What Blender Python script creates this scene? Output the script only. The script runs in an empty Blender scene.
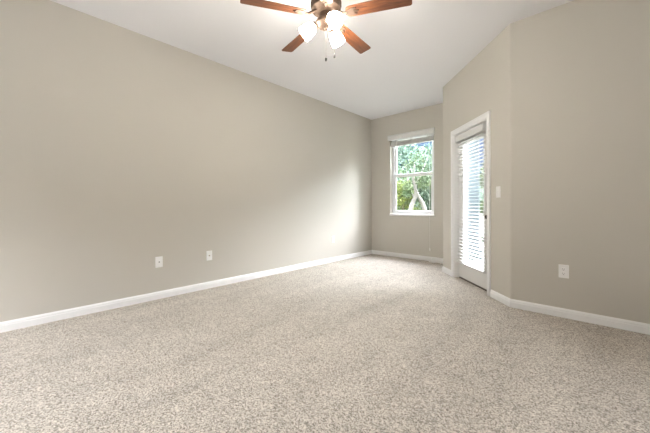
import bpy, bmesh, math, random
from mathutils import Vector, Matrix, Euler
random.seed(7)
S = bpy.context.scene
COL = S.collection
R = math.radians

# ------------------------------------------------------------------ camera
YAW = R(42.827)
EYE = 1.02
cam_d = bpy.data.cameras.new('camera')
cam = bpy.data.objects.new('camera', cam_d)
COL.objects.link(cam)
cam_d.sensor_fit = 'HORIZONTAL'
cam_d.sensor_width = 36.0
cam_d.lens = 297.42 * 36 / 650
cam_d.shift_y = -(216.5 - 205.8) / 650
cam_d.clip_start = 0.02
cam.location = (0, 0, EYE)
cam.rotation_euler = (Matrix.Rotation(YAW, 3, 'Z') @ Matrix.Rotation(R(90), 3, 'X') @ Matrix.Rotation(R(-0.14), 3, 'Z')).to_euler()
S.camera = cam

# ------------------------------------------------------------------ world, sun, exposure
S.view_settings.view_transform = 'Standard'
S.view_settings.look = 'None'
S.view_settings.gamma = 1
S.view_settings.use_curve_mapping = False
S.view_settings.exposure = 0.90
W = bpy.data.worlds.new('sky')
S.world = W
W.use_nodes = True
nt = W.node_tree
nt.nodes.clear()
out = nt.nodes.new('ShaderNodeOutputWorld')
bg = nt.nodes.new('ShaderNodeBackground')
tc = nt.nodes.new('ShaderNodeTexCoord')
sep = nt.nodes.new('ShaderNodeSeparateXYZ')
rmp = nt.nodes.new('ShaderNodeValToRGB')
nt.links.new(tc.outputs['Generated'], sep.inputs[0])
nt.links.new(sep.outputs['Z'], rmp.inputs[0])
nt.links.new(rmp.outputs[0], bg.inputs[0])
# added sky glow on the garden side, strengthening light through door and window
dot = nt.nodes.new('ShaderNodeVectorMath')
dot.operation = 'DOT_PRODUCT'
dot.inputs[1].default_value = Vector((0.5, 0.75, 0.47)).normalized()
nt.links.new(tc.outputs['Generated'], dot.inputs[0])
gmr = nt.nodes.new('ShaderNodeMapRange')
gmr.interpolation_type = 'SMOOTHSTEP'
gmr.inputs['From Min'].default_value = 0.45
gmr.inputs['From Max'].default_value = 1.0
gmr.inputs['To Min'].default_value = 1.0
gmr.inputs['To Max'].default_value = 2.3
nt.links.new(dot.outputs['Value'], gmr.inputs['Value'])
nt.links.new(bg.outputs[0], out.inputs[0])
cr = rmp.color_ramp
cr.elements[0].position = 0.0
cr.elements[0].color = (0.0030, 0.0050, 0.0080, 1)
cr.elements[1].position = 1.0
cr.elements[1].color = (0.87, 0.90, 1.0, 1)
for pos, c in ((0.225, (0.007, 0.0105, 0.018, 1)), (0.36, (0.93, 0.96, 1.0, 1))):
    e = cr.elements.new(pos)
    e.color = c
SKY = 18.0
gmu = nt.nodes.new('ShaderNodeMath')
gmu.operation = 'MULTIPLY'
gmu.inputs[1].default_value = SKY
nt.links.new(gmr.outputs[0], gmu.inputs[0])
nt.links.new(gmu.outputs[0], bg.inputs[1])
sun_d = bpy.data.lights.new('sun', 'SUN')
sun = bpy.data.objects.new('sun', sun_d)
COL.objects.link(sun)
sun.rotation_euler = Vector((0.25, 1.0, -1.8)).to_track_quat('-Z', 'Y').to_euler()
sun_d.energy = 4.0
sun_d.angle = R(1.0)
sun_d.color = (1.0, 0.95, 0.85)
SHADE_GLOW = 55.0

# ------------------------------------------------------------------ measures of the room
LEFT = -3.574           # left wall plane
BACK = 5.314            # window wall plane
FX, FY = -1.788, 4.612  # far end of the door wall
NX, NY = -0.664, 3.458  # near end of the door wall
RIGHT = 3.4             # side wall behind the camera's right
REAR = -2.3             # wall behind the camera
CEIL = 2.846
TH = 0.15
DW = math.hypot(NX - FX, NY - FY)
DT = Vector(((NX - FX) / DW, (NY - FY) / DW, 0))
DN = Vector((-DT.y, DT.x, 0))


def frame(o, xd, yd):
    m = Matrix.Identity(4)
    for i in range(3):
        m[i][0] = xd[i]
        m[i][1] = yd[i]
        m[i][3] = o[i]
    m[0][2], m[1][2], m[2][2] = 0, 0, 1
    return m


M_LEFT = frame((LEFT, 0, 0), (0, 1, 0), (-1, 0, 0))
M_BACK = frame((0, BACK, 0), (1, 0, 0), (0, 1, 0))
M_RIGHT = frame((0, NY, 0), (1, 0, 0), (0, 1, 0))
M_DOOR = frame((FX, FY, 0), DT, DN)
M_REAR = frame((RIGHT, REAR, 0), (-1, 0, 0), (0, -1, 0))
M_SIDE = frame((RIGHT, NY, 0), (0, -1, 0), (1, 0, 0))


def cam_xy(px, d):
    r = (px - 325) / 297.42 * d
    return (r * math.cos(YAW) - d * math.sin(YAW), r * math.sin(YAW) + d * math.cos(YAW))


# ------------------------------------------------------------------ materials
def mat(name, color, rough=0.5, metal=0.0, spec=0.5, noise=None, bump=None, emit=None):
    m = bpy.data.materials.new(name)
    m.use_nodes = True
    n, l = m.node_tree.nodes, m.node_tree.links
    b = n['Principled BSDF']
    b.inputs['Base Color'].default_value = (*color, 1)
    b.inputs['Roughness'].default_value = rough
    b.inputs['Metallic'].default_value = metal
    b.inputs['Specular IOR Level'].default_value = spec
    t = n.new('ShaderNodeTexCoord')
    if noise:
        scale, amt = noise[:2]
        x = n.new('ShaderNodeTexNoise')
        x.inputs['Scale'].default_value = scale
        x.inputs['Detail'].default_value = 4
        l.new(t.outputs['Object'], x.inputs['Vector'])
        mx = n.new('ShaderNodeMix')
        mx.data_type = 'RGBA'
        mx.inputs[6].default_value = (*[c * (1 - amt) for c in color], 1)
        mx.inputs[7].default_value = (*[min(1, c * (1 + amt)) for c in color], 1)
        l.new(x.outputs['Fac'], mx.inputs[0])
        l.new(mx.outputs[2], b.inputs['Base Color'])
    if bump:
        scale, st, dist = bump
        x = n.new('ShaderNodeTexNoise')
        x.inputs['Scale'].default_value = scale
        x.inputs['Detail'].default_value = 3
        l.new(t.outputs['Object'], x.inputs['Vector'])
        bp = n.new('ShaderNodeBump')
        bp.inputs['Strength'].default_value = st
        bp.inputs['Distance'].default_value = dist
        l.new(x.outputs['Fac'], bp.inputs['Height'])
        l.new(bp.outputs[0], b.inputs['Normal'])
    if emit:
        b.inputs['Emission Color'].default_value = (*emit[0], 1)
        b.inputs['Emission Strength'].default_value = emit[1]
    return m


def glass_mat(name, tint):
    m = bpy.data.materials.new(name)
    m.use_nodes = True
    n, l = m.node_tree.nodes, m.node_tree.links
    n.clear()
    o = n.new('ShaderNodeOutputMaterial')
    tr = n.new('ShaderNodeBsdfTransparent')
    tr.inputs[0].default_value = (*tint, 1)
    gl = n.new('ShaderNodeBsdfGlossy')
    gl.inputs['Roughness'].default_value = 0.02
    fr = n.new('ShaderNodeFresnel')
    ge = n.new('ShaderNodeNewGeometry')
    io = n.new('ShaderNodeMapRange')
    io.inputs['To Min'].default_value = 1.35
    io.inputs['To Max'].default_value = 1 / 1.35
    l.new(ge.outputs['Backfacing'], io.inputs['Value'])
    l.new(io.outputs[0], fr.inputs[0])
    mx = n.new('ShaderNodeMixShader')
    l.new(fr.outputs[0], mx.inputs[0])
    l.new(tr.outputs[0], mx.inputs[1])
    l.new(gl.outputs[0], mx.inputs[2])
    l.new(mx.outputs[0], o.inputs[0])
    return m


def carpet_mat():
    m = bpy.data.materials.new('carpet')
    m.use_nodes = True
    n, l = m.node_tree.nodes, m.node_tree.links
    b = n['Principled BSDF']
    b.inputs['Roughness'].default_value = 1.0
    b.inputs['Specular IOR Level'].default_value = 0.05
    t = n.new('ShaderNodeTexCoord')

    def noise(scale, detail=2.0, vec=None, rough=0.5, dist=0.0):
        x = n.new('ShaderNodeTexNoise')
        x.inputs['Scale'].default_value = scale
        x.inputs['Detail'].default_value = detail
        x.inputs['Roughness'].default_value = rough
        x.inputs['Distortion'].default_value = dist
        l.new(vec or t.outputs['Object'], x.inputs['Vector'])
        return x.outputs['Fac']
    vo = n.new('ShaderNodeTexVoronoi')          # one random tone per tuft
    vo.inputs['Scale'].default_value = 185
    l.new(t.outputs['Object'], vo.inputs['Vector'])
    vs = n.new('ShaderNodeSeparateColor')
    l.new(vo.outputs['Color'], vs.inputs[0])
    fine = vs.outputs[0]
    clump = noise(95, 2, rough=0.7)
    fm = n.new('ShaderNodeMix')
    fm.data_type = 'FLOAT'
    fm.inputs[0].default_value = 0.4
    l.new(fine, fm.inputs[2])
    l.new(clump, fm.inputs[3])
    fleck = fm.outputs[0]
    ra = n.new('ShaderNodeValToRGB')
    e = ra.color_ramp.elements
    e[0].position, e[0].color = 0.14, (0.165, 0.14, 0.115, 1)
    e[1].position, e[1].color = 0.82, (0.775, 0.715, 0.635, 1)
    k = e.new(0.46)
    k.color = (0.475, 0.428, 0.372, 1)
    l.new(fleck, ra.inputs[0])
    # pile brushed different ways by feet and the vacuum cleaner: broad soft patches and bands
    patch = noise(5.0, 4, rough=0.6, dist=0.6)
    mp = n.new('ShaderNodeMapping')
    mp.inputs['Rotation'].default_value = (0, 0, R(35))
    mp.inputs['Scale'].default_value = (3.2, 0.35, 1)
    l.new(t.outputs['Object'], mp.inputs['Vector'])
    band = noise(1.0, 2, vec=mp.outputs[0], dist=0.8)
    ad = n.new('ShaderNodeMath')
    ad.operation = 'ADD'
    l.new(patch, ad.inputs[0])
    l.new(band, ad.inputs[1])
    mr = n.new('ShaderNodeMapRange')
    mr.inputs['From Min'].default_value = 0.7
    mr.inputs['From Max'].default_value = 1.3
    mr.inputs['To Min'].default_value = 0.89
    mr.inputs['To Max'].default_value = 1.10
    l.new(ad.outputs[0], mr.inputs['Value'])
    mul = n.new('ShaderNodeVectorMath')
    mul.operation = 'SCALE'
    l.new(ra.outputs[0], mul.inputs[0])
    l.new(mr.outputs[0], mul.inputs['Scale'])
    l.new(mul.outputs[0], b.inputs['Base Color'])
    bp = n.new('ShaderNodeBump')
    bp.inputs['Strength'].default_value = 0.4
    bp.inputs['Distance'].default_value = 0.006
    l.new(fleck, bp.inputs['Height'])
    l.new(bp.outputs[0], b.inputs['Normal'])
    return m


def wood_mat():
    m = bpy.data.materials.new('fan_wood')
    m.use_nodes = True
    n, l = m.node_tree.nodes, m.node_tree.links
    b = n['Principled BSDF']
    b.inputs['Roughness'].default_value = 0.42
    t = n.new('ShaderNodeTexCoord')
    mp = n.new('ShaderNodeMapping')
    mp.inputs['Scale'].default_value = (2.0, 22.0, 22.0)
    l.new(t.outputs['Object'], mp.inputs['Vector'])
    x = n.new('ShaderNodeTexNoise')
    x.inputs['Scale'].default_value = 2.2
    x.inputs['Detail'].default_value = 5
    x.inputs['Distortion'].default_value = 1.2
    l.new(mp.outputs[0], x.inputs['Vector'])
    ra = n.new('ShaderNodeValToRGB')
    e = ra.color_ramp.elements
    e[0].position, e[0].color = 0.3, (0.060, 0.017, 0.008, 1)
    e[1].position, e[1].color = 0.72, (0.23, 0.080, 0.026, 1)
    l.new(x.outputs['Fac'], ra.inputs[0])
    l.new(ra.outputs[0], b.inputs['Base Color'])
    return m


def leaf_mat(name, c1, c2):
    m = bpy.data.materials.new(name)
    m.use_nodes = True
    n, l = m.node_tree.nodes, m.node_tree.links
    b = n['Principled BSDF']
    b.inputs['Roughness'].default_value = 0.6
    b.inputs['Specular IOR Level'].default_value = 0.2
    t = n.new('ShaderNodeTexCoord')
    x = n.new('ShaderNodeTexNoise')
    x.inputs['Scale'].default_value = 3.0
    x.inputs['Detail'].default_value = 3
    l.new(t.outputs['Object'], x.inputs['Vector'])
    ra = n.new('ShaderNodeValToRGB')
    e = ra.color_ramp.elements
    e[0].position, e[0].color = 0.35, (*c1, 1)
    e[1].position, e[1].color = 0.65, (*c2, 1)
    l.new(x.outputs['Fac'], ra.inputs[0])
    l.new(ra.outputs[0], b.inputs['Base Color'])
    return m


WALL = mat('wall_paint', (0.605, 0.573, 0.512), 0.75, spec=0.25, bump=(180, 0.06, 0.002))
CEILM = mat('ceiling_paint', (0.85, 0.845, 0.86), 0.9, spec=0.1, bump=(60, 0.12, 0.004))
TRIM = mat('white_trim_paint', (0.90, 0.895, 0.885), 0.35, noise=(9, 0.015))
DOORW = mat('white_door_paint', (0.84, 0.83, 0.80), 0.4, noise=(7, 0.015))
VINYL = mat('white_window_vinyl', (0.86, 0.87, 0.87), 0.35, noise=(9, 0.01))
BLIND = mat('white_faux_wood', (0.76, 0.757, 0.74), 0.45, noise=(14, 0.02))
PLATE = mat('white_plate_plastic', (0.93, 0.92, 0.90), 0.35, noise=(30, 0.01))
SLOT = mat('grey_slot', (0.20, 0.19, 0.18), 0.5, noise=(30, 0.05))
JACK = mat('brass_jack', (0.30, 0.26, 0.2), 0.4, metal=0.7, noise=(50, 0.1))
BRONZE = mat('oil_bronze', (0.075, 0.046, 0.03), 0.55, metal=0.5, noise=(25, 0.2))
BLACK = mat('dark_fob', (0.02, 0.016, 0.014), 0.4, noise=(40, 0.2))
CHAIN = mat('chain_metal', (0.42, 0.37, 0.30), 0.35, metal=0.8, noise=(200, 0.2))
KNOBM = mat('dark_bronze_knob', (0.03, 0.025, 0.02), 0.35, metal=0.6, noise=(40, 0.2))
THRESH = mat('bronze_threshold', (0.10, 0.075, 0.055), 0.45, metal=0.4, noise=(30, 0.2))
CORD = mat('white_cord', (0.90, 0.89, 0.87), 0.7, noise=(80, 0.03))
SHADE = mat('frosted_glass_shade', (0.9, 0.88, 0.84), 0.4, emit=((1.0, 0.94, 0.84), SHADE_GLOW))
BULB = mat('lit_bulb', (1, 1, 1), 0.4, emit=((1.0, 0.94, 0.84), SHADE_GLOW * 1.6))
CARPET = carpet_mat()
WOOD = wood_mat()
GLASS = glass_mat('clear_glass', (0.97, 0.97, 0.975))
GLASS_T = glass_mat('tinted_glass', (0.93, 0.97, 0.98))
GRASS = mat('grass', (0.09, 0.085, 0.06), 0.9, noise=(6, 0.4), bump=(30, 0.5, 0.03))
BOUNCE_TERRACE = mat('bounce_terrace_concrete', (0.055, 0.062, 0.066), 0.85, noise=(5, 0.1))
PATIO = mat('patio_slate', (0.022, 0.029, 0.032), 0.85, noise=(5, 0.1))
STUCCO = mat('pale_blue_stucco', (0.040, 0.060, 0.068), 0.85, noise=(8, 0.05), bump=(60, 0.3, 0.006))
EXTW = mat('exterior_stucco', (0.35, 0.33, 0.30), 0.9, noise=(8, 0.05))
BARK_P = mat('pale_bark', (0.095, 0.092, 0.078), 0.8, noise=(12, 0.35), bump=(20, 0.5, 0.02))
BARK_D = mat('dark_bark', (0.07, 0.05, 0.04), 0.9, noise=(12, 0.35), bump=(20, 0.5, 0.02))
LF_YEL = leaf_mat('yellow_green_leaves', (0.022, 0.042, 0.006), (0.085, 0.105, 0.016))
LF_DARK = leaf_mat('dark_green_leaves', (0.014, 0.032, 0.02), (0.05, 0.075, 0.042))
LF_MID = leaf_mat('mid_green_leaves', (0.02, 0.04, 0.014), (0.06, 0.085, 0.035))
LF_BLUE = leaf_mat('blue_green_leaves', (0.07, 0.115, 0.09), (0.15, 0.20, 0.15))


# ------------------------------------------------------------------ builders
class MB:
    def __init__(s):
        s.b = bmesh.new()

    def _new(s, fn):
        n0 = len(s.b.verts)
        fn()
        s.b.verts.ensure_lookup_table()
        return s.b.verts[n0:]

    def box(s, x0, x1, y0, y1, z0, z1, bev=0.0, m=None, seg=2):
        t = bmesh.new()
        bmesh.ops.create_cube(t, size=1)
        for v in t.verts:
            v.co = Vector((x0 + (v.co.x + .5) * (x1 - x0), y0 + (v.co.y + .5) * (y1 - y0), z0 + (v.co.z + .5) * (z1 - z0)))
        if bev:
            bmesh.ops.bevel(t, geom=t.edges[:], offset=bev, segments=seg, affect='EDGES', profile=0.5)
        if m is not None:
            bmesh.ops.transform(t, matrix=m, verts=t.verts)
        s.merge(t)

    def merge(s, t):
        me = bpy.data.meshes.new('tmp')
        t.to_mesh(me)
        t.free()
        s.b.from_mesh(me)
        bpy.data.meshes.remove(me)

    def lathe(s, prof, m=None, n=32, cap=True):
        t = bmesh.new()
        rings = []
        for r, z in prof:
            rings.append([t.verts.new((r * math.cos(2 * math.pi * i / n), r * math.sin(2 * math.pi * i / n), z)) for i in range(n)])
        for a, b in zip(rings, rings[1:]):
            for i in range(n):
                t.faces.new((a[i], a[(i + 1) % n], b[(i + 1) % n], b[i]))
        if cap:
            t.faces.new(rings[0][::-1])
            t.faces.new(rings[-1])
        bmesh.ops.recalc_face_normals(t, faces=t.faces[:])
        if m is not None:
            bmesh.ops.transform(t, matrix=m, verts=t.verts)
        s.merge(t)

    def tube(s, pts, rads, n=8):
        t = bmesh.new()
        pts = [Vector(p) for p in pts]
        if not hasattr(rads, '__len__'):
            rads = [rads] * len(pts)
        rings = []
        ref = Vector((0.13, 0.31, 0.94))
        for i, p in enumerate(pts):
            d = (pts[min(i + 1, len(pts) - 1)] - pts[max(i - 1, 0)]).normalized()
            if abs(d.dot(ref)) > 0.97:
                ref = Vector((0.9, 0.1, 0.1))
            u = d.cross(ref).normalized()
            w = d.cross(u)
            rings.append([t.verts.new(p + rads[i] * (u * math.cos(2 * math.pi * k / n) + w * math.sin(2 * math.pi * k / n))) for k in range(n)])
        for a, b in zip(rings, rings[1:]):
            for k in range(n):
                t.faces.new((a[k], a[(k + 1) % n], b[(k + 1) % n], b[k]))
        t.faces.new(rings[0][::-1])
        t.faces.new(rings[-1])
        bmesh.ops.recalc_face_normals(t, faces=t.faces[:])
        s.merge(t)

    def poly(s, pts, z0, z1):
        """extruded outline (list of xy)"""
        t = bmesh.new()
        a = [t.verts.new((x, y, z0)) for x, y in pts]
        b = [t.verts.new((x, y, z1)) for x, y in pts]
        t.faces.new(a[::-1])
        t.faces.new(b)
        n = len(pts)
        for i in range(n):
            t.faces.new((a[i], a[(i + 1) % n], b[(i + 1) % n], b[i]))
        bmesh.ops.recalc_face_normals(t, faces=t.faces[:])
        s.merge(t)

    def extrude_profile(s, prof, x0, x1, cut0=0.0, cut1=0.0, m=None):
        """profile in (y, z) run along x, ends mitred by cut * y"""
        t = bmesh.new()
        a = [t.verts.new((x0 + cut0 * y, y, z)) for y, z in prof]
        b = [t.verts.new((x1 + cut1 * y, y, z)) for y, z in prof]
        t.faces.new(a)
        t.faces.new(b[::-1])
        n = len(prof)
        for i in range(n):
            t.faces.new((a[i], a[(i + 1) % n], b[(i + 1) % n], b[i]))
        bmesh.ops.recalc_face_normals(t, faces=t.faces[:])
        if m is not None:
            bmesh.ops.transform(t, matrix=m, verts=t.verts)
        s.merge(t)

    def obj(s, name, material, parent=None, m=None, smooth=None):
        me = bpy.data.meshes.new(name)
        if m is not None and parent is None:
            pass
        s.b.to_mesh(me)
        s.b.free()
        me.materials.append(material)
        o = bpy.data.objects.new(name, me)
        COL.objects.link(o)
        if parent:
            o.parent = parent
        if m is not None:
            o.matrix_local = m
        if smooth:
            me.polygons.foreach_set('use_smooth', [True] * len(me.polygons))
            me.set_sharp_from_angle(angle=R(smooth))
        return o


def thing(name, label, cat, m=None, group=None):
    o = bpy.data.objects.new(name, None)
    o.empty_display_size = 0.05
    COL.objects.link(o)
    if m is not None:
        o.matrix_world = m
    return tag(o, label, cat, group)


def tag(o, label, cat, group=None):
    o['label'] = label
    o['category'] = cat
    if group:
        o['group'] = group
    return o


def struct(o, label=None, cat=None):
    o['kind'] = 'structure'
    if label:
        o['label'] = label
        o['category'] = cat
    return o


def wall_panel(name, m, x0, x1, z0, z1, holes=(), material=WALL, thick=TH):
    """wall slab in a local frame (x along, +y outward) with rectangular openings"""
    xs = sorted({x0, x1, *[h[0] for h in holes], *[h[1] for h in holes]})
    zs = sorted({z0, z1, *[h[2] for h in holes], *[h[3] for h in holes]})
    b = bmesh.new()
    vf = {(i, j): b.verts.new((x, 0, z)) for i, x in enumerate(xs) for j, z in enumerate(zs)}
    vb = {(i, j): b.verts.new((x, thick, z)) for i, x in enumerate(xs) for j, z in enumerate(zs)}
    solid = {}
    for i in range(len(xs) - 1):
        for j in range(len(zs) - 1):
            cx, cz = (xs[i] + xs[i + 1]) / 2, (zs[j] + zs[j + 1]) / 2
            solid[i, j] = not any(h[0] < cx < h[1] and h[2] < cz < h[3] for h in holes)
    for (i, j), s in solid.items():
        if not s:
            continue
        q = [(i, j), (i + 1, j), (i + 1, j + 1), (i, j + 1)]
        b.faces.new([vf[k] for k in q])
        b.faces.new([vb[k] for k in q[::-1]])
        for (di, dj), (p, r) in {(-1, 0): (q[0], q[3]), (1, 0): (q[1], q[2]), (0, -1): (q[0], q[1]), (0, 1): (q[3], q[2])}.items():
            if not solid.get((i + di, j + dj), False):
                b.faces.new((vf[p], vf[r], vb[r], vb[p]))
    bmesh.ops.recalc_face_normals(b, faces=b.faces[:])
    w = MB()
    w.b.free()
    w.b = b
    return struct(w.obj(name, material, m=m))


# ------------------------------------------------------------------ shell
BUL = 0.03                        # bullnose radius of the two outside corners
TL = BUL * math.tan(R(22.5))
outline = [(LEFT, REAR), (RIGHT, REAR), (RIGHT, NY), (NX, NY), (FX, FY), (FX, BACK), (LEFT, BACK)]
fl = MB()
OX0, OX1, OZ1 = 0.359, 1.213, 2.022       # door opening in the door wall frame
notch = [(M_DOOR @ Vector((x, y, 0))).xy[:] for x, y in ((OX1, 0), (OX1, 0.065), (OX0, 0.065), (OX0, 0))]
fl.poly(outline[:4] + notch + outline[4:], -0.12, 0.0)
struct(fl.obj('floor', CARPET))
ce = MB()
o = TH
ce.poly([(LEFT - o, REAR - o), (RIGHT + o, REAR - o), (RIGHT + o, NY + o), (NX + 0.062, NY + o), (FX + o, FY + 0.062), (FX + o, BACK + o), (LEFT - o, BACK + o)], CEIL, CEIL + 0.2)
struct(ce.obj('ceiling', CEILM))

WX0, WX1, WZ0, WZ1 = -3.12, -2.222, 0.85, 2.42   # window opening
Z0 = -0.12
RWX0, RWX1, RWZ0, RWZ1 = 2.1, 3.1, 0.9, 2.2  # opening for the unseen window added to light the room
RWM = (RWX0 + RWX1) / 2
wall_panel('wall_left', M_LEFT, REAR - TH, BACK + TH, Z0, CEIL)
wall_panel('wall_back', M_BACK, LEFT, FX + 0.07, Z0, CEIL, [(WX0, WX1, WZ0, WZ1)])
wall_panel('wall_door_side', M_DOOR, TL, DW - TL, Z0, CEIL, [(OX0, OX1, Z0 + 0.1, OZ1)])
wall_panel('wall_right', M_RIGHT, NX + TL, RIGHT + TH, Z0, CEIL, [(RWX0, RWX1, RWZ0, RWZ1)])
# short return wall behind the far corner of the door wall, facing the window corner
wall_panel('wall_return', frame((FX, BACK, 0), (0, -1, 0), (1, 0, 0)), 0, BACK - FY - TL, Z0, CEIL, thick=0.07)
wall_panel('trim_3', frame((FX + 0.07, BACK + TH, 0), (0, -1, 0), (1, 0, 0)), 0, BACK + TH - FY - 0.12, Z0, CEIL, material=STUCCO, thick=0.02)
wall_panel('wall_side', M_SIDE, 0, NY - REAR + TH, Z0, CEIL)
SWX0, SWX1, SWZ0, SWZ1 = RIGHT + 1.5, RIGHT + 3.3, 0.03, 1.95  # opening for the unseen sliding door added for daylight
wall_panel('wall_rear', M_REAR, 0, RIGHT - LEFT, Z0, CEIL, [(SWX0, SWX1, SWZ0, SWZ1)])


def bullnose(name, corner, d_in, d_out, n_in):
    """rounded outside corner between two walls (directions along the walls, inward normal of the first)"""
    d_in, d_out, n_in = (Vector((*v, 0)) for v in (d_in, d_out, n_in))
    p0 = Vector((*corner, 0)) - d_in * TL
    c = p0 - n_in * BUL
    pts = []
    ang = d_in.angle(d_out)
    sgn = 1 if d_in.cross(d_out).z > 0 else -1
    for i in range(9):
        q = Matrix.Rotation(sgn * ang * i / 8, 3, 'Z') @ (n_in * BUL)
        pts.append((c + q).xy[:])
    back = Vector((*corner, 0)) - (n_in + (Matrix.Rotation(sgn * ang, 3, 'Z') @ n_in)).normalized() * 0.14
    pts.append(back.xy[:])
    b = MB()
    b.poly(pts, Z0, CEIL)
    return struct(b.obj(name, WALL, smooth=40))


bullnose('trim_1', (NX, NY), DT.xy[:], (1, 0), (-DN).xy[:])
bullnose('trim_2', (FX, FY), (0, -1), DT.xy[:], (-1, 0))

# baseboards: profile in (y, z), y negative = into the room
BH = 0.082
BPROF = [(0, 0), (-0.015, 0), (-0.015, 0.052), (-0.012, 0.056), (-0.012, 0.066), (-0.006, 0.078), (-0.003, BH), (0, BH)]
T22 = math.tan(R(22.5))


def baseboard(name, m, x0, x1, c0, c1):
    b = MB()
    b.extrude_profile(BPROF, x0, x1, c0, c1)
    struct(b.obj(name, TRIM, m=m))


baseboard('baseboard_left', M_LEFT, REAR, BACK, 0, 1)        # mitred into the window wall
baseboard('baseboard_back', M_BACK, LEFT, FX, -1, 1)
baseboard('baseboard_return', frame((FX, BACK, 0), (0, -1, 0), (1, 0, 0)), 0, BACK - FY, -1, -T22)
CAS = 0.062                        # casing width
baseboard('baseboard_door_far', M_DOOR, 0, OX0 - CAS, T22, 0)
baseboard('baseboard_door_near', M_DOOR, OX1 + CAS, DW, 0, -T22)
baseboard('baseboard_right', M_RIGHT, NX, RIGHT, T22, 0)

# ------------------------------------------------------------------ window
win = MB()
fy0, fy1 = 0.075, 0.135            # depth of the vinyl frame in the wall
fw = 0.045
win.box(WX0, WX0 + fw, fy0, fy1, WZ0, WZ1, 0.004)
win.box(WX1 - fw, WX1, fy0, fy1, WZ0, WZ1, 0.004)
win.box(WX0 + fw, WX1 - fw, fy0, fy1, WZ1 - fw, WZ1, 0.004)
win.box(WX0 + fw, WX1 - fw, fy0, fy1, WZ0, WZ0 + 0.03, 0.004)
window = struct(win.obj('window_1', VINYL, m=M_BACK), 'white vinyl single hung window in the far wall', 'window')


def sash(name, z0, z1, y0, y1, gm, rails, lock=False):
    b = MB()
    x0, x1 = WX0 + fw, WX1 - fw
    sw = 0.04
    b.box(x0, x0 + sw, y0, y1, z0, z1, 0.004)
    b.box(x1 - sw, x1, y0, y1, z0, z1, 0.004)
    b.box(x0 + sw, x1 - sw, y0, y1, z0, z0 + rails[0], 0.004)
    b.box(x0 + sw, x1 - sw, y0, y1, z1 - rails[1], z1, 0.004)
    s = b.obj(name, VINYL, window)
    g = MB()
    ym = (y0 + y1) / 2
    g.box(x0 + sw, x1 - sw, ym - 0.002, ym + 0.002, z0 + rails[0], z1 - rails[1])
    g.obj('pane', gm, s)
    if lock:
        k = MB()
        xm = (x0 + x1) / 2
        k.box(xm - 0.03, xm + 0.03, y0 - 0.012, y0, z1 - 0.03, z1 - 0.012, 0.003)
        k.obj('sash_lock', VINYL, s)
    return s


sash('upper_sash', 1.60, WZ1 - fw, 0.105, 0.132, GLASS_T, (0.05, 0.045))
sash('lower_sash', WZ0 + 0.03, 1.645, 0.078, 0.104, GLASS, (0.045, 0.055), True)
si = MB()
si.box(WX0 - 0.012, WX1 + 0.012, -0.022, 0.0, WZ0 - 0.03, WZ0 + 0.006, 0.005)
si.box(WX0, WX1, 0.0, 0.076, WZ0 - 0.012, WZ0 + 0.006, 0.002)
si.obj('window_sill', TRIM, window)

# blind pulled up at the top of the window
bl = thing('window_blind', 'white blind pulled up tight at the top of the far window', 'blind', M_BACK @ Matrix.Translation((WX0, 0, WZ1)))
L = WX1 - WX0
v = MB()
v.extrude_profile([(-0.028, -0.092), (-0.036, -0.084), (-0.036, -0.028), (-0.042, -0.018), (-0.042, -0.004), (-0.034, 0.012), (-0.022, 0.012), (-0.022, -0.092)], -0.04, L + 0.016)
v.box(-0.04, -0.03, -0.022, -0.001, -0.09, 0.01)
v.box(L + 0.006, L + 0.016, -0.022, -0.001, -0.09, 0.01)
v.obj('valance', BLIND, bl)
h = MB()
h.box(0.008, L - 0.008, 0.004, 0.058, -0.05, -0.002, 0.003)
h.obj('headrail', BLIND, bl)
sl = MB()
z = -0.118
for i in range(18):
    zz = -0.118 - i * 0.0042
    w = 0.0012 * math.sin(i * 2.1)
    sl.box(0.012, L - 0.012, 0.006 + w, 0.056 + w, zz - 0.0032, zz, 0.001, seg=1)
sl.box(0.012, L - 0.012, 0.006, 0.056, -0.075, -0.072)
sl.box(0.012, L - 0.012, 0.006, 0.056, -0.097, -0.094)
sl.obj('slats', BLIND, bl)
br = MB()
br.box(0.012, L - 0.012, 0.006, 0.056, -0.213, -0.195, 0.003)
br.obj('bottom_rail', BLIND, bl)
for x in (0.12, L / 2, L - 0.12):
    lc = MB()
    lc.box(x - 0.008, x + 0.008, 0.002, 0.005, -0.21, -0.05)
    lc.box(x - 0.008, x + 0.008, 0.057, 0.060, -0.21, -0.05)
    lc.obj('ladder_tape', BLIND, bl)
pc = MB()
cx = L - 0.075
pc.tube([(cx, 0.003, -0.05), (cx, -0.01, -0.12), (cx, -0.026, -0.4), (cx + 0.002, -0.03, -1.5), (cx, -0.02, -1.9), (cx - 0.002, -0.012, -2.18)], 0.0016, 6)
pc.tube([(cx + 0.012, 0.003, -0.05), (cx + 0.012, -0.01, -0.12), (cx + 0.012, -0.026, -0.4), (cx + 0.008, -0.03, -1.5), (cx + 0.002, -0.02, -1.9), (cx, -0.012, -2.18)], 0.0016, 6)
cord = pc.obj('pull_cord', CORD, bl)
ts = MB()
ts.lathe([(0.002, 0.0), (0.006, -0.004), (0.009, -0.03), (0.012, -0.05), (0.010, -0.055), (0.0, -0.055)], Matrix.Translation((cx - 0.001, -0.012, -2.175)), 16, False)
ts.obj('tassel', PLATE, cord, smooth=40)

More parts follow.
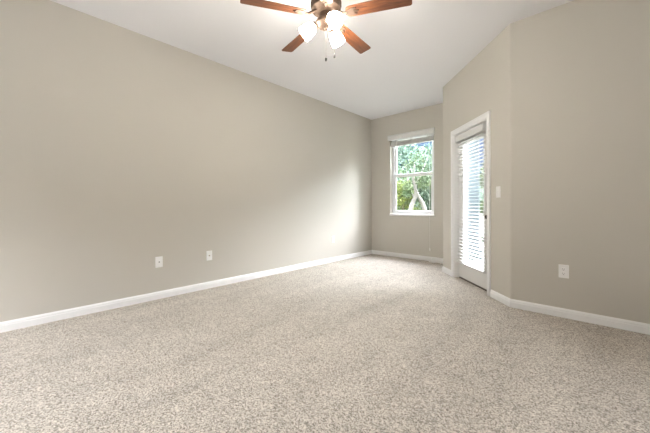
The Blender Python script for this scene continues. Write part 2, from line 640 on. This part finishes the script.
# loose white cord on the carpet under the window
lw = MB()
y0 = BACK - 0.05
pts = [(-2.27, y0 + 0.012, 0.07), (-2.255, y0 + 0.005, 0.03), (-2.24, y0 - 0.01, 0.006), (-2.20, y0 - 0.03, 0.005), (-2.15, y0 - 0.02, 0.005), (-2.08, y0 - 0.035, 0.005), (-2.02, y0 - 0.02, 0.006),
       (-1.97, y0 - 0.045, 0.006), (-2.0, y0 - 0.075, 0.006), (-2.06, y0 - 0.075, 0.008), (-2.12, y0 - 0.05, 0.012), (-2.17, y0 - 0.07, 0.006), (-2.22, y0 - 0.075, 0.005), (-2.27, y0 - 0.055, 0.005)]


def smooth_pts(p, k=6):
    p = [Vector(q) for q in p]
    res = []
    for i in range(len(p) - 1):
        a, b, c, d = p[max(i - 1, 0)], p[i], p[i + 1], p[min(i + 2, len(p) - 1)]
        for j in range(k):
            t = j / k
            res.append(0.5 * ((2 * b) + (c - a) * t + (2 * a - 5 * b + 4 * c - d) * t * t + (3 * b - a - 3 * c + d) * t ** 3))
    res.append(p[-1])
    return res


lw.tube([p + Vector((0, 0, 0.003)) for p in smooth_pts(pts)], 0.008, 8)
tag(lw.obj('cable', CORD, smooth=60), 'loose white cord lying on the carpet in the corner below the window', 'cord')

# ------------------------------------------------------------------ patio door
dr = struct(thing('door_1', 'white full glass patio door in the angled wall', 'door', M_DOOR))
LY0, LY1 = 0.066, 0.110            # leaf faces
jb = MB()
jb.box(OX0 - 0.002, OX0 + 0.018, 0.0, TH, 0.0, OZ1, 0.001)
jb.box(OX1 - 0.018, OX1 + 0.002, 0.0, TH, 0.0, OZ1, 0.001)
jb.box(OX0 + 0.018, OX1 - 0.018, 0.0, TH, OZ1 - 0.018, OZ1 + 0.002, 0.001)
jb.box(OX0 + 0.018, OX0 + 0.03, LY1, LY1 + 0.03, 0.02, OZ1 - 0.018)
jb.box(OX1 - 0.03, OX1 - 0.018, LY1, LY1 + 0.03, 0.02, OZ1 - 0.018)
jb.obj('jamb', TRIM, dr)
cs = MB()
cp = 0.017
RV = 0.006
CT = OZ1 + 0.062


def casing_leg(b, xi, s):
    """side casing with a stepped face; xi inner edge, s = -1 far, +1 near"""
    xo = xi + s * CAS
    prof = [(xi, 0), (xi, -0.010), (xi + s * 0.006, -0.013), (xi + s * 0.030, -0.013), (xi + s * 0.036, -cp), (xo - s * 0.004, -cp), (xo, -cp + 0.004), (xo, 0)]
    t = bmesh.new()
    lo = [t.verts.new((x, y, 0)) for x, y in prof]
    hi = [t.verts.new((x, y, OZ1 - RV + (x - xi) * s * (CT - OZ1 + RV) / CAS)) for x, y in prof]
    t.faces.new(lo)
    t.faces.new(hi[::-1])
    for i in range(len(prof)):
        j = (i + 1) % len(prof)
        t.faces.new((lo[i], lo[j], hi[j], hi[i]))
    bmesh.ops.recalc_face_normals(t, faces=t.faces[:])
    b.merge(t)


casing_leg(cs, OX0 + RV, -1)
casing_leg(cs, OX1 - RV, 1)
xi0, xi1 = OX0 + RV, OX1 - RV
k = CAS / (CT - OZ1 + RV)
t = bmesh.new()
prof = [(OZ1 - RV, 0), (OZ1 - RV, -0.010), (OZ1, -0.013), (OZ1 + 0.024, -0.013), (OZ1 + 0.030, -cp), (CT - 0.004, -cp), (CT, -cp + 0.004), (CT, 0)]
a = [t.verts.new((xi0 - (z - OZ1 + RV) * k, y, z)) for z, y in prof]
b = [t.verts.new((xi1 + (z - OZ1 + RV) * k, y, z)) for z, y in prof]
t.faces.new(a)
t.faces.new(b[::-1])
for i in range(len(prof)):
    j = (i + 1) % len(prof)
    t.faces.new((a[i], a[j], b[j], b[i]))
bmesh.ops.recalc_face_normals(t, faces=t.faces[:])
cs.merge(t)
cs.obj('casing', TRIM, dr)
GX0, GX1, GZ0, GZ1 = 0.50, 1.055, 0.21, 1.89
lf = MB()
lx0, lx1, lz0, lz1 = OX0 + 0.021, OX1 - 0.021, 0.02, OZ1 - 0.021
lf.box(lx0, GX0, LY0, LY1, lz0, lz1, 0.002)
lf.box(GX1, lx1, LY0, LY1, lz0, lz1, 0.002)
lf.box(GX0, GX1, LY0, LY1, lz0, GZ0, 0.0)
lf.box(GX0, GX1, LY0, LY1, GZ1, lz1, 0.0)
leaf = lf.obj('door_leaf', DOORW, dr)
lt = MB()
q = 0.032
for x0, x1, z0, z1 in ((GX0 - q * .4, GX0 + q, GZ0 - q * .4, GZ1 + q * .4), (GX1 - q, GX1 + q * .4, GZ0 - q * .4, GZ1 + q * .4), (GX0 + q, GX1 - q, GZ0 - q * .4, GZ0 + q), (GX0 + q, GX1 - q, GZ1 - q, GZ1 + q * .4)):
    lt.box(x0, x1, LY0 - 0.007, LY0 + 0.004, z0, z1, 0.003)
    lt.box(x0, x1, LY1 - 0.004, LY1 + 0.003, z0, z1, 0.001)
lt.obj('glass_frame', DOORW, leaf)
pn = MB()
pn.box(GX0, GX1, 0.101, 0.105, GZ0, GZ1)
pn.obj('pane', GLASS, leaf)
th = MB()
th.box(OX0 + 0.018, OX1 - 0.018, 0.0655, TH + 0.03, -0.02, 0.010, 0.003)
th.obj('threshold', THRESH, dr)
kb = MB()
mk = Matrix.Translation((1.150, LY0, 0.886)) @ Matrix.Rotation(R(90), 4, 'X')
kb.lathe([(0.027, 0.0), (0.027, 0.006), (0.010, 0.010), (0.010, 0.028), (0.020, 0.036), (0.025, 0.048), (0.020, 0.058), (0.006, 0.062)], mk, 24)
kb.lathe([(0.022, 0.0), (0.022, 0.008), (0.008, 0.010), (0.008, 0.024), (0.004, 0.026)], Matrix.Translation((1.150, LY0, 1.02)) @ Matrix.Rotation(R(90), 4, 'X'), 24)
kb.obj('door_knob', KNOBM, dr, smooth=40)

# blind lowered over the door glass
BX0, BX1 = 0.412, 1.112
db = thing('door_blind', 'white slatted blind lowered over the glass patio door', 'blind', M_DOOR @ Matrix.Translation((BX0, 0, 1.988)))
L = BX1 - BX0
v = MB()
v.extrude_profile([(0.006, -0.092), (-0.004, -0.088), (-0.004, -0.020), (-0.010, -0.012), (-0.010, -0.002), (-0.004, 0.002), (0.006, 0.002)], 0, L)
v.box(0, 0.008, 0.006, 0.064, -0.092, 0.002, 0.001)
v.box(L - 0.008, L, 0.006, 0.064, -0.092, 0.002, 0.001)
v.obj('valance', BLIND, db)
h = MB()
h.box(0.012, L - 0.012, 0.010, 0.060, -0.05, -0.004, 0.002)
h.obj('headrail', BLIND, db)
sl = MB()
P = 0.0435
ZB = 0.226 - 1.988
i = 0
z = ZB + 0.038
TILT = R(2)
while z < -0.06:
    sl.box(0.014, L - 0.014, -0.0235, 0.0235, -0.0015, 0.0015, 0.0006, Matrix.Translation((0, 0.034, z)) @ Matrix.Rotation(TILT, 4, 'X'), 1)
    z += P
sl.obj('slats', BLIND, db)
br = MB()
br.box(0.014, L - 0.014, 0.010, 0.058, ZB - 0.010, ZB + 0.012, 0.003)
br.obj('bottom_rail', BLIND, db)
for x in (0.10, L - 0.10):
    lc = MB()
    for y in (0.009, 0.059):
        lc.tube([(x, y, ZB), (x, y, -0.05)], 0.0011, 5)
    lc.obj('ladder_cord', CORD, db)

# ------------------------------------------------------------------ wall plates
PW, PH = 0.074, 0.120


def plate(name, label, cat, m, x, z, kind, group=None):
    e = thing(name, label, cat, m @ Matrix.Translation((x, 0, z)), group)
    p = MB()
    p.box(-PW / 2, PW / 2, -0.0065, 0.0, -PH / 2, PH / 2, 0.0028)
    p.obj('plate', PLATE, e)

    def screw(sx, sz):
        s = MB()
        s.lathe([(0.0035, 0), (0.0035, 0.0008), (0.0025, 0.0014)], Matrix.Translation((sx, -0.0062, sz)) @ Matrix.Rotation(R(90), 4, 'X'), 12)
        s.obj('screw', PLATE, e)
    if kind == 'duplex':
        for s in (-1, 1):
            r = MB()
            r.box(-0.017, 0.017, -0.0085, -0.004, s * 0.0195 - 0.014, s * 0.0195 + 0.014, 0.002)
            rr = r.obj('receptacle', PLATE, e)
            k = MB()
            k.box(-0.0085, -0.006, -0.0088, -0.008, s * 0.0195 - 0.002, s * 0.0195 + 0.008)
            k.box(0.006, 0.0085, -0.0088, -0.008, s * 0.0195 - 0.001, s * 0.0195 + 0.008)
            k.lathe([(0.003, 0), (0.003, 0.0008)], Matrix.Translation((0, -0.008, s * 0.0195 - 0.008)) @ Matrix.Rotation(R(90), 4, 'X'), 10)
            k.obj('slot', SLOT, rr)
        screw(0, 0)
    elif kind == 'coax':
        r = MB()
        r.lathe([(0.008, 0), (0.008, 0.004), (0.0048, 0.005), (0.0048, 0.013), (0.0035, 0.013)], Matrix.Translation((0, -0.006, 0)) @ Matrix.Rotation(R(90), 4, 'X'), 16)
        r.obj('coaxial_jack', JACK, e, smooth=40)
        screw(0, 0.042)
        screw(0, -0.042)
    elif kind == 'phone':
        r = MB()
        r.box(-0.0165, 0.0165, -0.0085, -0.004, -0.033, 0.033, 0.0015)
        rr = r.obj('insert', PLATE, e)
        k = MB()
        k.box(-0.006, 0.006, -0.0092, -0.008, -0.006, 0.006)
        k.obj('jack', SLOT, rr)
        screw(0, 0.048)
        screw(0, -0.048)
    elif kind == 'switch':
        r = MB()
        r.box(-0.005, 0.005, -0.008, -0.004, -0.012, 0.012, 0.001)
        r.box(-0.004, 0.004, -0.018, -0.006, -0.005, 0.003, 0.0015, Matrix.Rotation(R(25), 4, 'X'))
        r.obj('toggle', PLATE, e)
        screw(0, 0.03)
        screw(0, -0.03)
    return e


plate('wall_plate', 'white wall plate with a recessed jack, leftmost plate on the long left wall', 'wall plate', M_LEFT, 1.160, 0.405, 'phone')
plate('wall_plate', 'white wall plate with a small round cable jack, middle plate of the long left wall', 'wall plate', M_LEFT, 1.733, 0.405, 'coax')
plate('wall_outlet', 'white power outlet on the left wall nearest the window corner', 'outlet', M_LEFT, 4.066, 0.410, 'duplex')
plate('wall_outlet', 'white power outlet on the right wall in front of the camera', 'outlet', M_RIGHT, -0.2476, 0.419, 'duplex')
plate('light_switch', 'white light switch on the angled wall beside the patio door', 'switch', M_DOOR, 1.414, 1.164, 'switch')

# ------------------------------------------------------------------ ceiling fan
fx = 0.012 * math.cos(YAW) - 2.378 * math.sin(YAW)
fy = 0.012 * math.sin(YAW) + 2.378 * math.cos(YAW)
fan = thing('ceiling_fan', 'bronze ceiling fan with five wooden blades and three lit glass shades', 'ceiling fan',
            Matrix.Translation((fx, fy, CEIL)) @ Matrix.Rotation(YAW, 4, 'Z'))
ZBL = EYE + 1.514 - CEIL            # blade plane below the ceiling
c = MB()
c.lathe([(0.070, 0.0), (0.070, -0.012), (0.062, -0.035), (0.035, -0.058), (0.02, -0.062)], None, 40)
c.obj('canopy', BRONZE, fan, smooth=40)
c = MB()
c.lathe([(0.0125, -0.055), (0.0125, -0.15)], None, 20)
c.obj('downrod', BRONZE, fan, smooth=40)
c = MB()
c.lathe([(0.02, -0.135), (0.045, -0.142), (0.06, -0.155), (0.105, -0.165), (0.118, -0.18), (0.12, -0.20), (0.122, -0.235), (0.116, -0.262), (0.095, -0.276), (0.085, -0.29), (0.05, -0.295)], None, 48)
for i in range(20):
    a = 2 * math.pi * i / 20
    c.box(-0.004, 0.004, -0.002, 0.003, -0.022, 0.022, 0.001, Matrix.Rotation(a, 4, 'Z') @ Matrix.Translation((0, -0.1215, -0.216)), 1)
c.obj('motor_housing', BRONZE, fan, smooth=40)


def blade_outline():
    r0, r1, w0, w1 = 0.165, 0.66, 0.050, 0.060
    pts = []

    def corner(cx, cy, r, a0, a1):
        for i in range(6):
            a = R(a0 + (a1 - a0) * i / 5)
            pts.append((cx + r * math.cos(a), cy + r * math.sin(a)))
    rr = 0.016
    corner(r1 - rr, -w1 + rr, rr, -90, 0)
    corner(r1 - rr, w1 - rr, rr, 0, 90)
    corner(r0 + 0.03, w0 - 0.03, 0.03, 90, 180)
    corner(r0 + 0.03, -w0 + 0.03, 0.03, 180, 270)
    return pts


bo = blade_outline()
PHI = 53.654
for kk in range(5):
    mb = Matrix.Rotation(R(PHI + 72 * kk), 4, 'Z') @ Matrix.Translation((0, 0, ZBL)) @ Matrix.Rotation(R(-11), 4, 'X')
    b = MB()
    b.poly(bo, -0.003, 0.003)
    bl_o = b.obj('blade', WOOD, fan, mb)
    ir = MB()
    # bracket: arm from the motor, then a forked plate under the blade
    ir.tube([(0.085, 0, 0.03), (0.115, 0, 0.012), (0.145, 0, -0.004), (0.175, 0, -0.008)], [0.011, 0.011, 0.010, 0.008], 10)
    ir.poly([(0.160, -0.018), (0.215, -0.036), (0.248, -0.034), (0.252, -0.024), (0.225, -0.012), (0.262, -0.007), (0.268, 0.0), (0.262, 0.007), (0.225, 0.012), (0.252, 0.024), (0.248, 0.034), (0.215, 0.036), (0.160, 0.018)], -0.0085, -0.003)
    for sx, sy in ((0.24, -0.029), (0.24, 0.029), (0.255, 0)):
        ir.lathe([(0.005, -0.0084), (0.005, -0.010), (0.003, -0.0112)], Matrix.Translation((sx, sy, 0)), 10)
    ir.obj('blade_iron', BRONZE, bl_o, smooth=40)
# light kit under the motor
lk = MB()
lk.lathe([(0.05, -0.29), (0.056, -0.30), (0.056, -0.335), (0.075, -0.345), (0.082, -0.36), (0.080, -0.378), (0.06, -0.396), (0.03, -0.404), (0.016, -0.408), (0.012, -0.418), (0.004, -0.421)], None, 40)
kit = lk.obj('light_kit', BRONZE, fan, smooth=40)
SOUT = 0.088
for ang in (-66, 54, 174):
    az = R(ang)
    tilt = R(38)                    # below the horizontal
    dirv = Vector((math.cos(az) * math.cos(tilt), math.sin(az) * math.cos(tilt), -math.sin(tilt)))
    neck = Vector((math.cos(az) * SOUT, math.sin(az) * SOUT, -0.374))
    ms = Matrix.Translation(neck) @ dirv.to_track_quat('Z', 'Y').to_matrix().to_4x4()
    a = MB()
    a.tube([Vector((math.cos(az) * 0.05, math.sin(az) * 0.05, -0.362)), neck - dirv * 0.03, neck + dirv * 0.002], [0.014, 0.014, 0.014], 12)
    a.lathe([(0.014, -0.012), (0.026, -0.006), (0.030, 0.004), (0.030, 0.020), (0.026, 0.022)], ms, 24)
    a.obj('lamp_holder', BRONZE, fan, smooth=40)
    g = MB()
    outer = [(0.024, 0.004), (0.030, 0.010), (0.041, 0.026), (0.049, 0.048), (0.0535, 0.075), (0.056, 0.104), (0.057, 0.122)]
    inner = [(r - 0.003, z + 0.001) for r, z in outer[::-1]]
    g.lathe(outer + inner, ms, 36, False)
    sh = g.obj('lamp_shade', SHADE, fan, smooth=50)
    g = MB()
    g.lathe([(0.012, 0.01), (0.013, 0.03), (0.024, 0.06), (0.028, 0.075), (0.024, 0.09), (0.012, 0.099), (0.002, 0.101)], ms, 20)
    g.obj('bulb', BULB, sh, smooth=50)
for x, y, zt, zb, nm in ((-0.001, -0.03, -0.40, EYE + 1.172 - CEIL, 1), (0.068, 0.045, -0.375, EYE + 1.235 - CEIL, 2)):
    ch = MB()
    ch.tube([(x, y, zt), (x, y, zb)], 0.0009, 6)
    cho = ch.obj('pull_chain', CHAIN, fan)
    fb = MB()
    fb.lathe([(0.002, 0.004), (0.0065, 0.0), (0.0085, -0.012), (0.0075, -0.028), (0.003, -0.031)], Matrix.Translation((x, y, zb)), 14)
    fb.obj('fob', BLACK, cho, smooth=50)

# ------------------------------------------------------------------ unseen windows added to light the room, right of and behind the view
def fill_window(name, label, m, x0, x1, z0, z1):
    xm = (x0 + x1) / 2
    b = MB()
    for p in ((x0, x0 + .06, z0, z1), (x1 - .06, x1, z0, z1), (x0 + .06, x1 - .06, z0, z0 + .06), (x0 + .06, x1 - .06, z1 - .06, z1), (xm - .03, xm + .03, z0 + .06, z1 - .06)):
        b.box(p[0], p[1], 0.07, 0.13, p[2], p[3], 0.004)
    o = struct(b.obj(name, VINYL, m=m), label, 'window')
    for a, c in ((x0 + .06, xm - .03), (xm + .03, x1 - .06)):
        g = MB()
        g.box(a, c, 0.098, 0.102, z0 + .06, z1 - .06)
        g.obj('pane', GLASS, o)


fill_window('fill_window_right', 'unseen white double window added for daylight farther along the right wall', M_RIGHT, RWX0, RWX1, RWZ0, RWZ1)
fill_window('fill_door_rear', 'unseen white sliding glass door added for daylight in the wall behind the camera', M_REAR, SWX0, SWX1, SWZ0, SWZ1)

# daylight portals that help the renderer find the sky through the openings
def portal(name, m, x0, x1, z0, z1, y):
    d = bpy.data.lights.new(name, 'AREA')
    d.shape = 'RECTANGLE'
    d.size, d.size_y = x1 - x0, z1 - z0
    d.cycles.is_portal = True
    o = bpy.data.objects.new(name, d)
    COL.objects.link(o)
    # area lights shine along local -Z; turn that into the room (local -y of the wall frame)
    o.matrix_world = m @ Matrix.Translation(((x0 + x1) / 2, y, (z0 + z1) / 2)) @ Matrix.Rotation(R(-90), 4, 'X')


portal('portal_window', M_BACK, WX0, WX1, WZ0, WZ1, TH + 0.02)
portal('portal_door', M_DOOR, OX0, OX1, 0.05, OZ1, TH + 0.02)
portal('portal_right', M_RIGHT, RWX0, RWX1, RWZ0, RWZ1, TH + 0.02)
portal('portal_rear', M_REAR, SWX0, SWX1, SWZ0, SWZ1, TH + 0.02)

# ------------------------------------------------------------------ outdoors
GZ = -0.16
gr = MB()
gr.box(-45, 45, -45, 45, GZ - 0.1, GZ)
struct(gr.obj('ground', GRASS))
pt = MB()
pm = M_DOOR
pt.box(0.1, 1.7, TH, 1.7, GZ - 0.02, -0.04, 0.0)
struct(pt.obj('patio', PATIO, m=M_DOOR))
te = MB()  # unseen slabs added to bounce daylight up to the ceiling
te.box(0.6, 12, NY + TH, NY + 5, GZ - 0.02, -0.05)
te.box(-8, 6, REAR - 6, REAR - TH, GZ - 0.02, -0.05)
struct(te.obj('bounce_terrace', BOUNCE_TERRACE))
cxy = cam_xy(468.3, 6.6)
co = MB()
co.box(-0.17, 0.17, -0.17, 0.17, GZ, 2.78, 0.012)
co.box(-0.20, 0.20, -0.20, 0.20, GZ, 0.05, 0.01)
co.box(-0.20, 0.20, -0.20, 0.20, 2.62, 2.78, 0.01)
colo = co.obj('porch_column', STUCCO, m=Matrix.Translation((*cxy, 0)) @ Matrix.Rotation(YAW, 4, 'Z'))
tag(colo, 'pale blue square stucco column standing outside the patio door', 'column')


def leaves(b, centre, radii, n, size, rnd):
    for _ in range(n):
        while True:
            p = Vector((rnd.uniform(-1, 1), rnd.uniform(-1, 1), rnd.uniform(-1, 1)))
            if 0.25 < p.length < 1:
                break
        p = Vector((p.x * radii[0], p.y * radii[1], p.z * radii[2])) + Vector(centre)
        q = Euler((rnd.uniform(0, 6.28), rnd.uniform(0, 6.28), rnd.uniform(0, 6.28))).to_matrix()
        s = size * rnd.uniform(0.6, 1.3)
        a, c = q @ Vector((s, 0, 0)), q @ Vector((0, s * 0.42, s * 0.12))
        d = q @ Vector((0, -s * 0.42, s * 0.12))
        v = [b.b.verts.new(p - a), b.b.verts.new(p + d), b.b.verts.new(p + a), b.b.verts.new(p + c)]
        b.b.faces.new((v[0], v[1], v[2]))
        b.b.faces.new((v[0], v[2], v[3]))


def tree(name, label, cat, xy, clumps, leafm, leaf_size, trunks, barkm, seed, per=900, group=None):
    rnd = random.Random(seed)
    e = thing(name, label, cat, Matrix.Translation((xy[0], xy[1], GZ)) @ Matrix.Rotation(YAW, 4, 'Z'), group)
    tb = MB()
    for pts_, rs in trunks:
        tb.tube(smooth_pts(pts_, 4), [rs[0] + (rs[1] - rs[0]) * i / (4 * (len(pts_) - 1)) for i in range(4 * (len(pts_) - 1) + 1)], 10)
    tb.obj('trunk', barkm, e, smooth=60)
    fb = MB()
    for c_, rr_ in clumps:
        k = rr_[0] * rr_[2]
        leaves(fb, c_, rr_, int(per * max(0.3, k)), leaf_size, rnd)
    fb.obj('foliage', leafm, e)
    return e


def blob(rnd, n, spread, base, r):
    return [((rnd.uniform(-1, 1) * spread[0], rnd.uniform(-1, 1) * spread[1], base + rnd.uniform(0, 1) * spread[2]), tuple(r * rnd.uniform(0.7, 1.2) for _ in range(3))) for _ in range(n)]


rn = random.Random(3)
# pale forked tree in the middle of the window view
tree('pale_tree', 'pale twisted forked tree seen through the lower window pane', 'tree', cam_xy(417, 10.2),
     [((-0.1, 0, 2.35), (0.6, 0.5, 0.45)), ((0.25, -0.25, 1.95), (0.35, 0.2, 0.25)), ((-0.38, -0.2, 1.7), (0.2, 0.2, 0.3)), ((0.4, 0.3, 2.8), (0.7, 0.6, 0.5))], LF_MID, 0.045,
     [([(-0.36, 0, 0), (-0.22, 0, 1.0), (-0.14, 0, 1.3), (-0.05, 0, 1.5), (-0.06, 0, 1.8), (-0.12, 0, 2.1), (-0.08, 0, 2.6)], (0.085, 0.04)),
      ([(0.46, 0.05, 0), (0.27, 0, 1.0), (0.17, 0, 1.3), (0.0, 0, 1.6), (-0.05, 0, 1.9), (0.12, 0, 2.2), (0.4, 0.1, 2.8)], (0.08, 0.025)),
      ([(-0.1, 0, 1.4), (-0.2, 0, 1.7), (-0.3, 0.05, 2.1), (-0.34, 0.1, 2.6)], (0.03, 0.012))], BARK_P, 1, 1600)
tree('bush', 'bright yellow-green bush at the bottom of the window view', 'bush', cam_xy(418, 11.05),
     blob(rn, 8, (0.55, 0.2, 0.55), 0.3, 0.3), LF_YEL, 0.05, [([(0, 0, 0), (0, 0, 0.3), (0.05, 0, 0.7)], (0.04, 0.015))], BARK_D, 2, 1500)
tree('yellow_green_tree', 'sunlit yellow-green tree at the left of the window view', 'tree', cam_xy(402, 15.3),
     blob(rn, 14, (0.9, 0.55, 1.6), 0.5, 0.55), LF_YEL, 0.055, [([(0, 0, 0), (0.05, 0, 0.9), (0, 0, 2.0)], (0.09, 0.03))], BARK_D, 3, 1600)
tree('dark_tree', 'dark green tree at the right of the window view', 'tree', cam_xy(429, 12.7),
     blob(rn, 14, (0.6, 0.6, 2.3), 0.3, 0.5), LF_DARK, 0.06, [([(0, 0, 0), (0.05, 0, 1.2), (0, 0, 2.8)], (0.10, 0.03))], BARK_D, 4, 1600)
tree('tall_tree', 'tall soft green tree filling the upper window pane', 'tree', cam_xy(423, 19.3),
     blob(rn, 26, (2.3, 1.2, 3.8), 1.4, 0.95), LF_BLUE, 0.10, [([(0, 0, 0), (0.1, 0, 2), (0, 0, 4.5)], (0.16, 0.05))], BARK_D, 5, 900)
tree('far_tree', 'hazy green tree far behind at the left of the window', 'tree', cam_xy(380, 25),
     blob(rn, 16, (2.0, 1.2, 2.6), 1.0, 1.0), LF_MID, 0.15, [([(0, 0, 0), (0.1, 0, 2), (0, 0, 4)], (0.18, 0.05))], BARK_D, 6, 500)
tree('leafy_tree', 'pale green leafy tree outside the patio door to the right of the column', 'tree', cam_xy(495, 9.0),
     blob(rn, 14, (0.18, 0.5, 1.5), 0.95, 0.30), LF_MID, 0.08, [([(0, 0, 0), (0.05, 0, 1.0), (0, 0, 2.4)], (0.08, 0.03))], BARK_D, 7, 900)
tree('hedge_bush', 'dark bush low outside the patio door under the leafy tree', 'bush', cam_xy(497, 7.6),
     blob(rn, 8, (0.25, 0.3, 0.35), 0.2, 0.28), LF_DARK, 0.07, [([(0, 0, 0), (0, 0, 0.6)], (0.04, 0.02))], BARK_D, 8, 900)
tree('distant_tree', 'distant blue-green tree behind the porch column', 'tree', cam_xy(466, 27),
     blob(rn, 14, (2.2, 1.0, 1.8), 0.8, 0.9), LF_BLUE, 0.14, [([(0, 0, 0), (0, 0, 3)], (0.15, 0.05))], BARK_D, 9, 500)

tree('sky_block_tree', 'unseen tall leafy tree added to block sky light, at the edge of the patio beyond the angled wall', 'tree', (-0.15, 6.75),  # added out of view to keep bright sky off the left wall
     blob(rn, 22, (0.55, 0.55, 4.2), 0.5, 0.55), LF_MID, 0.09, [([(0, 0, 0), (0.05, 0, 1.6), (0, 0, 4.2)], (0.07, 0.02))], BARK_D, 11, 1300)
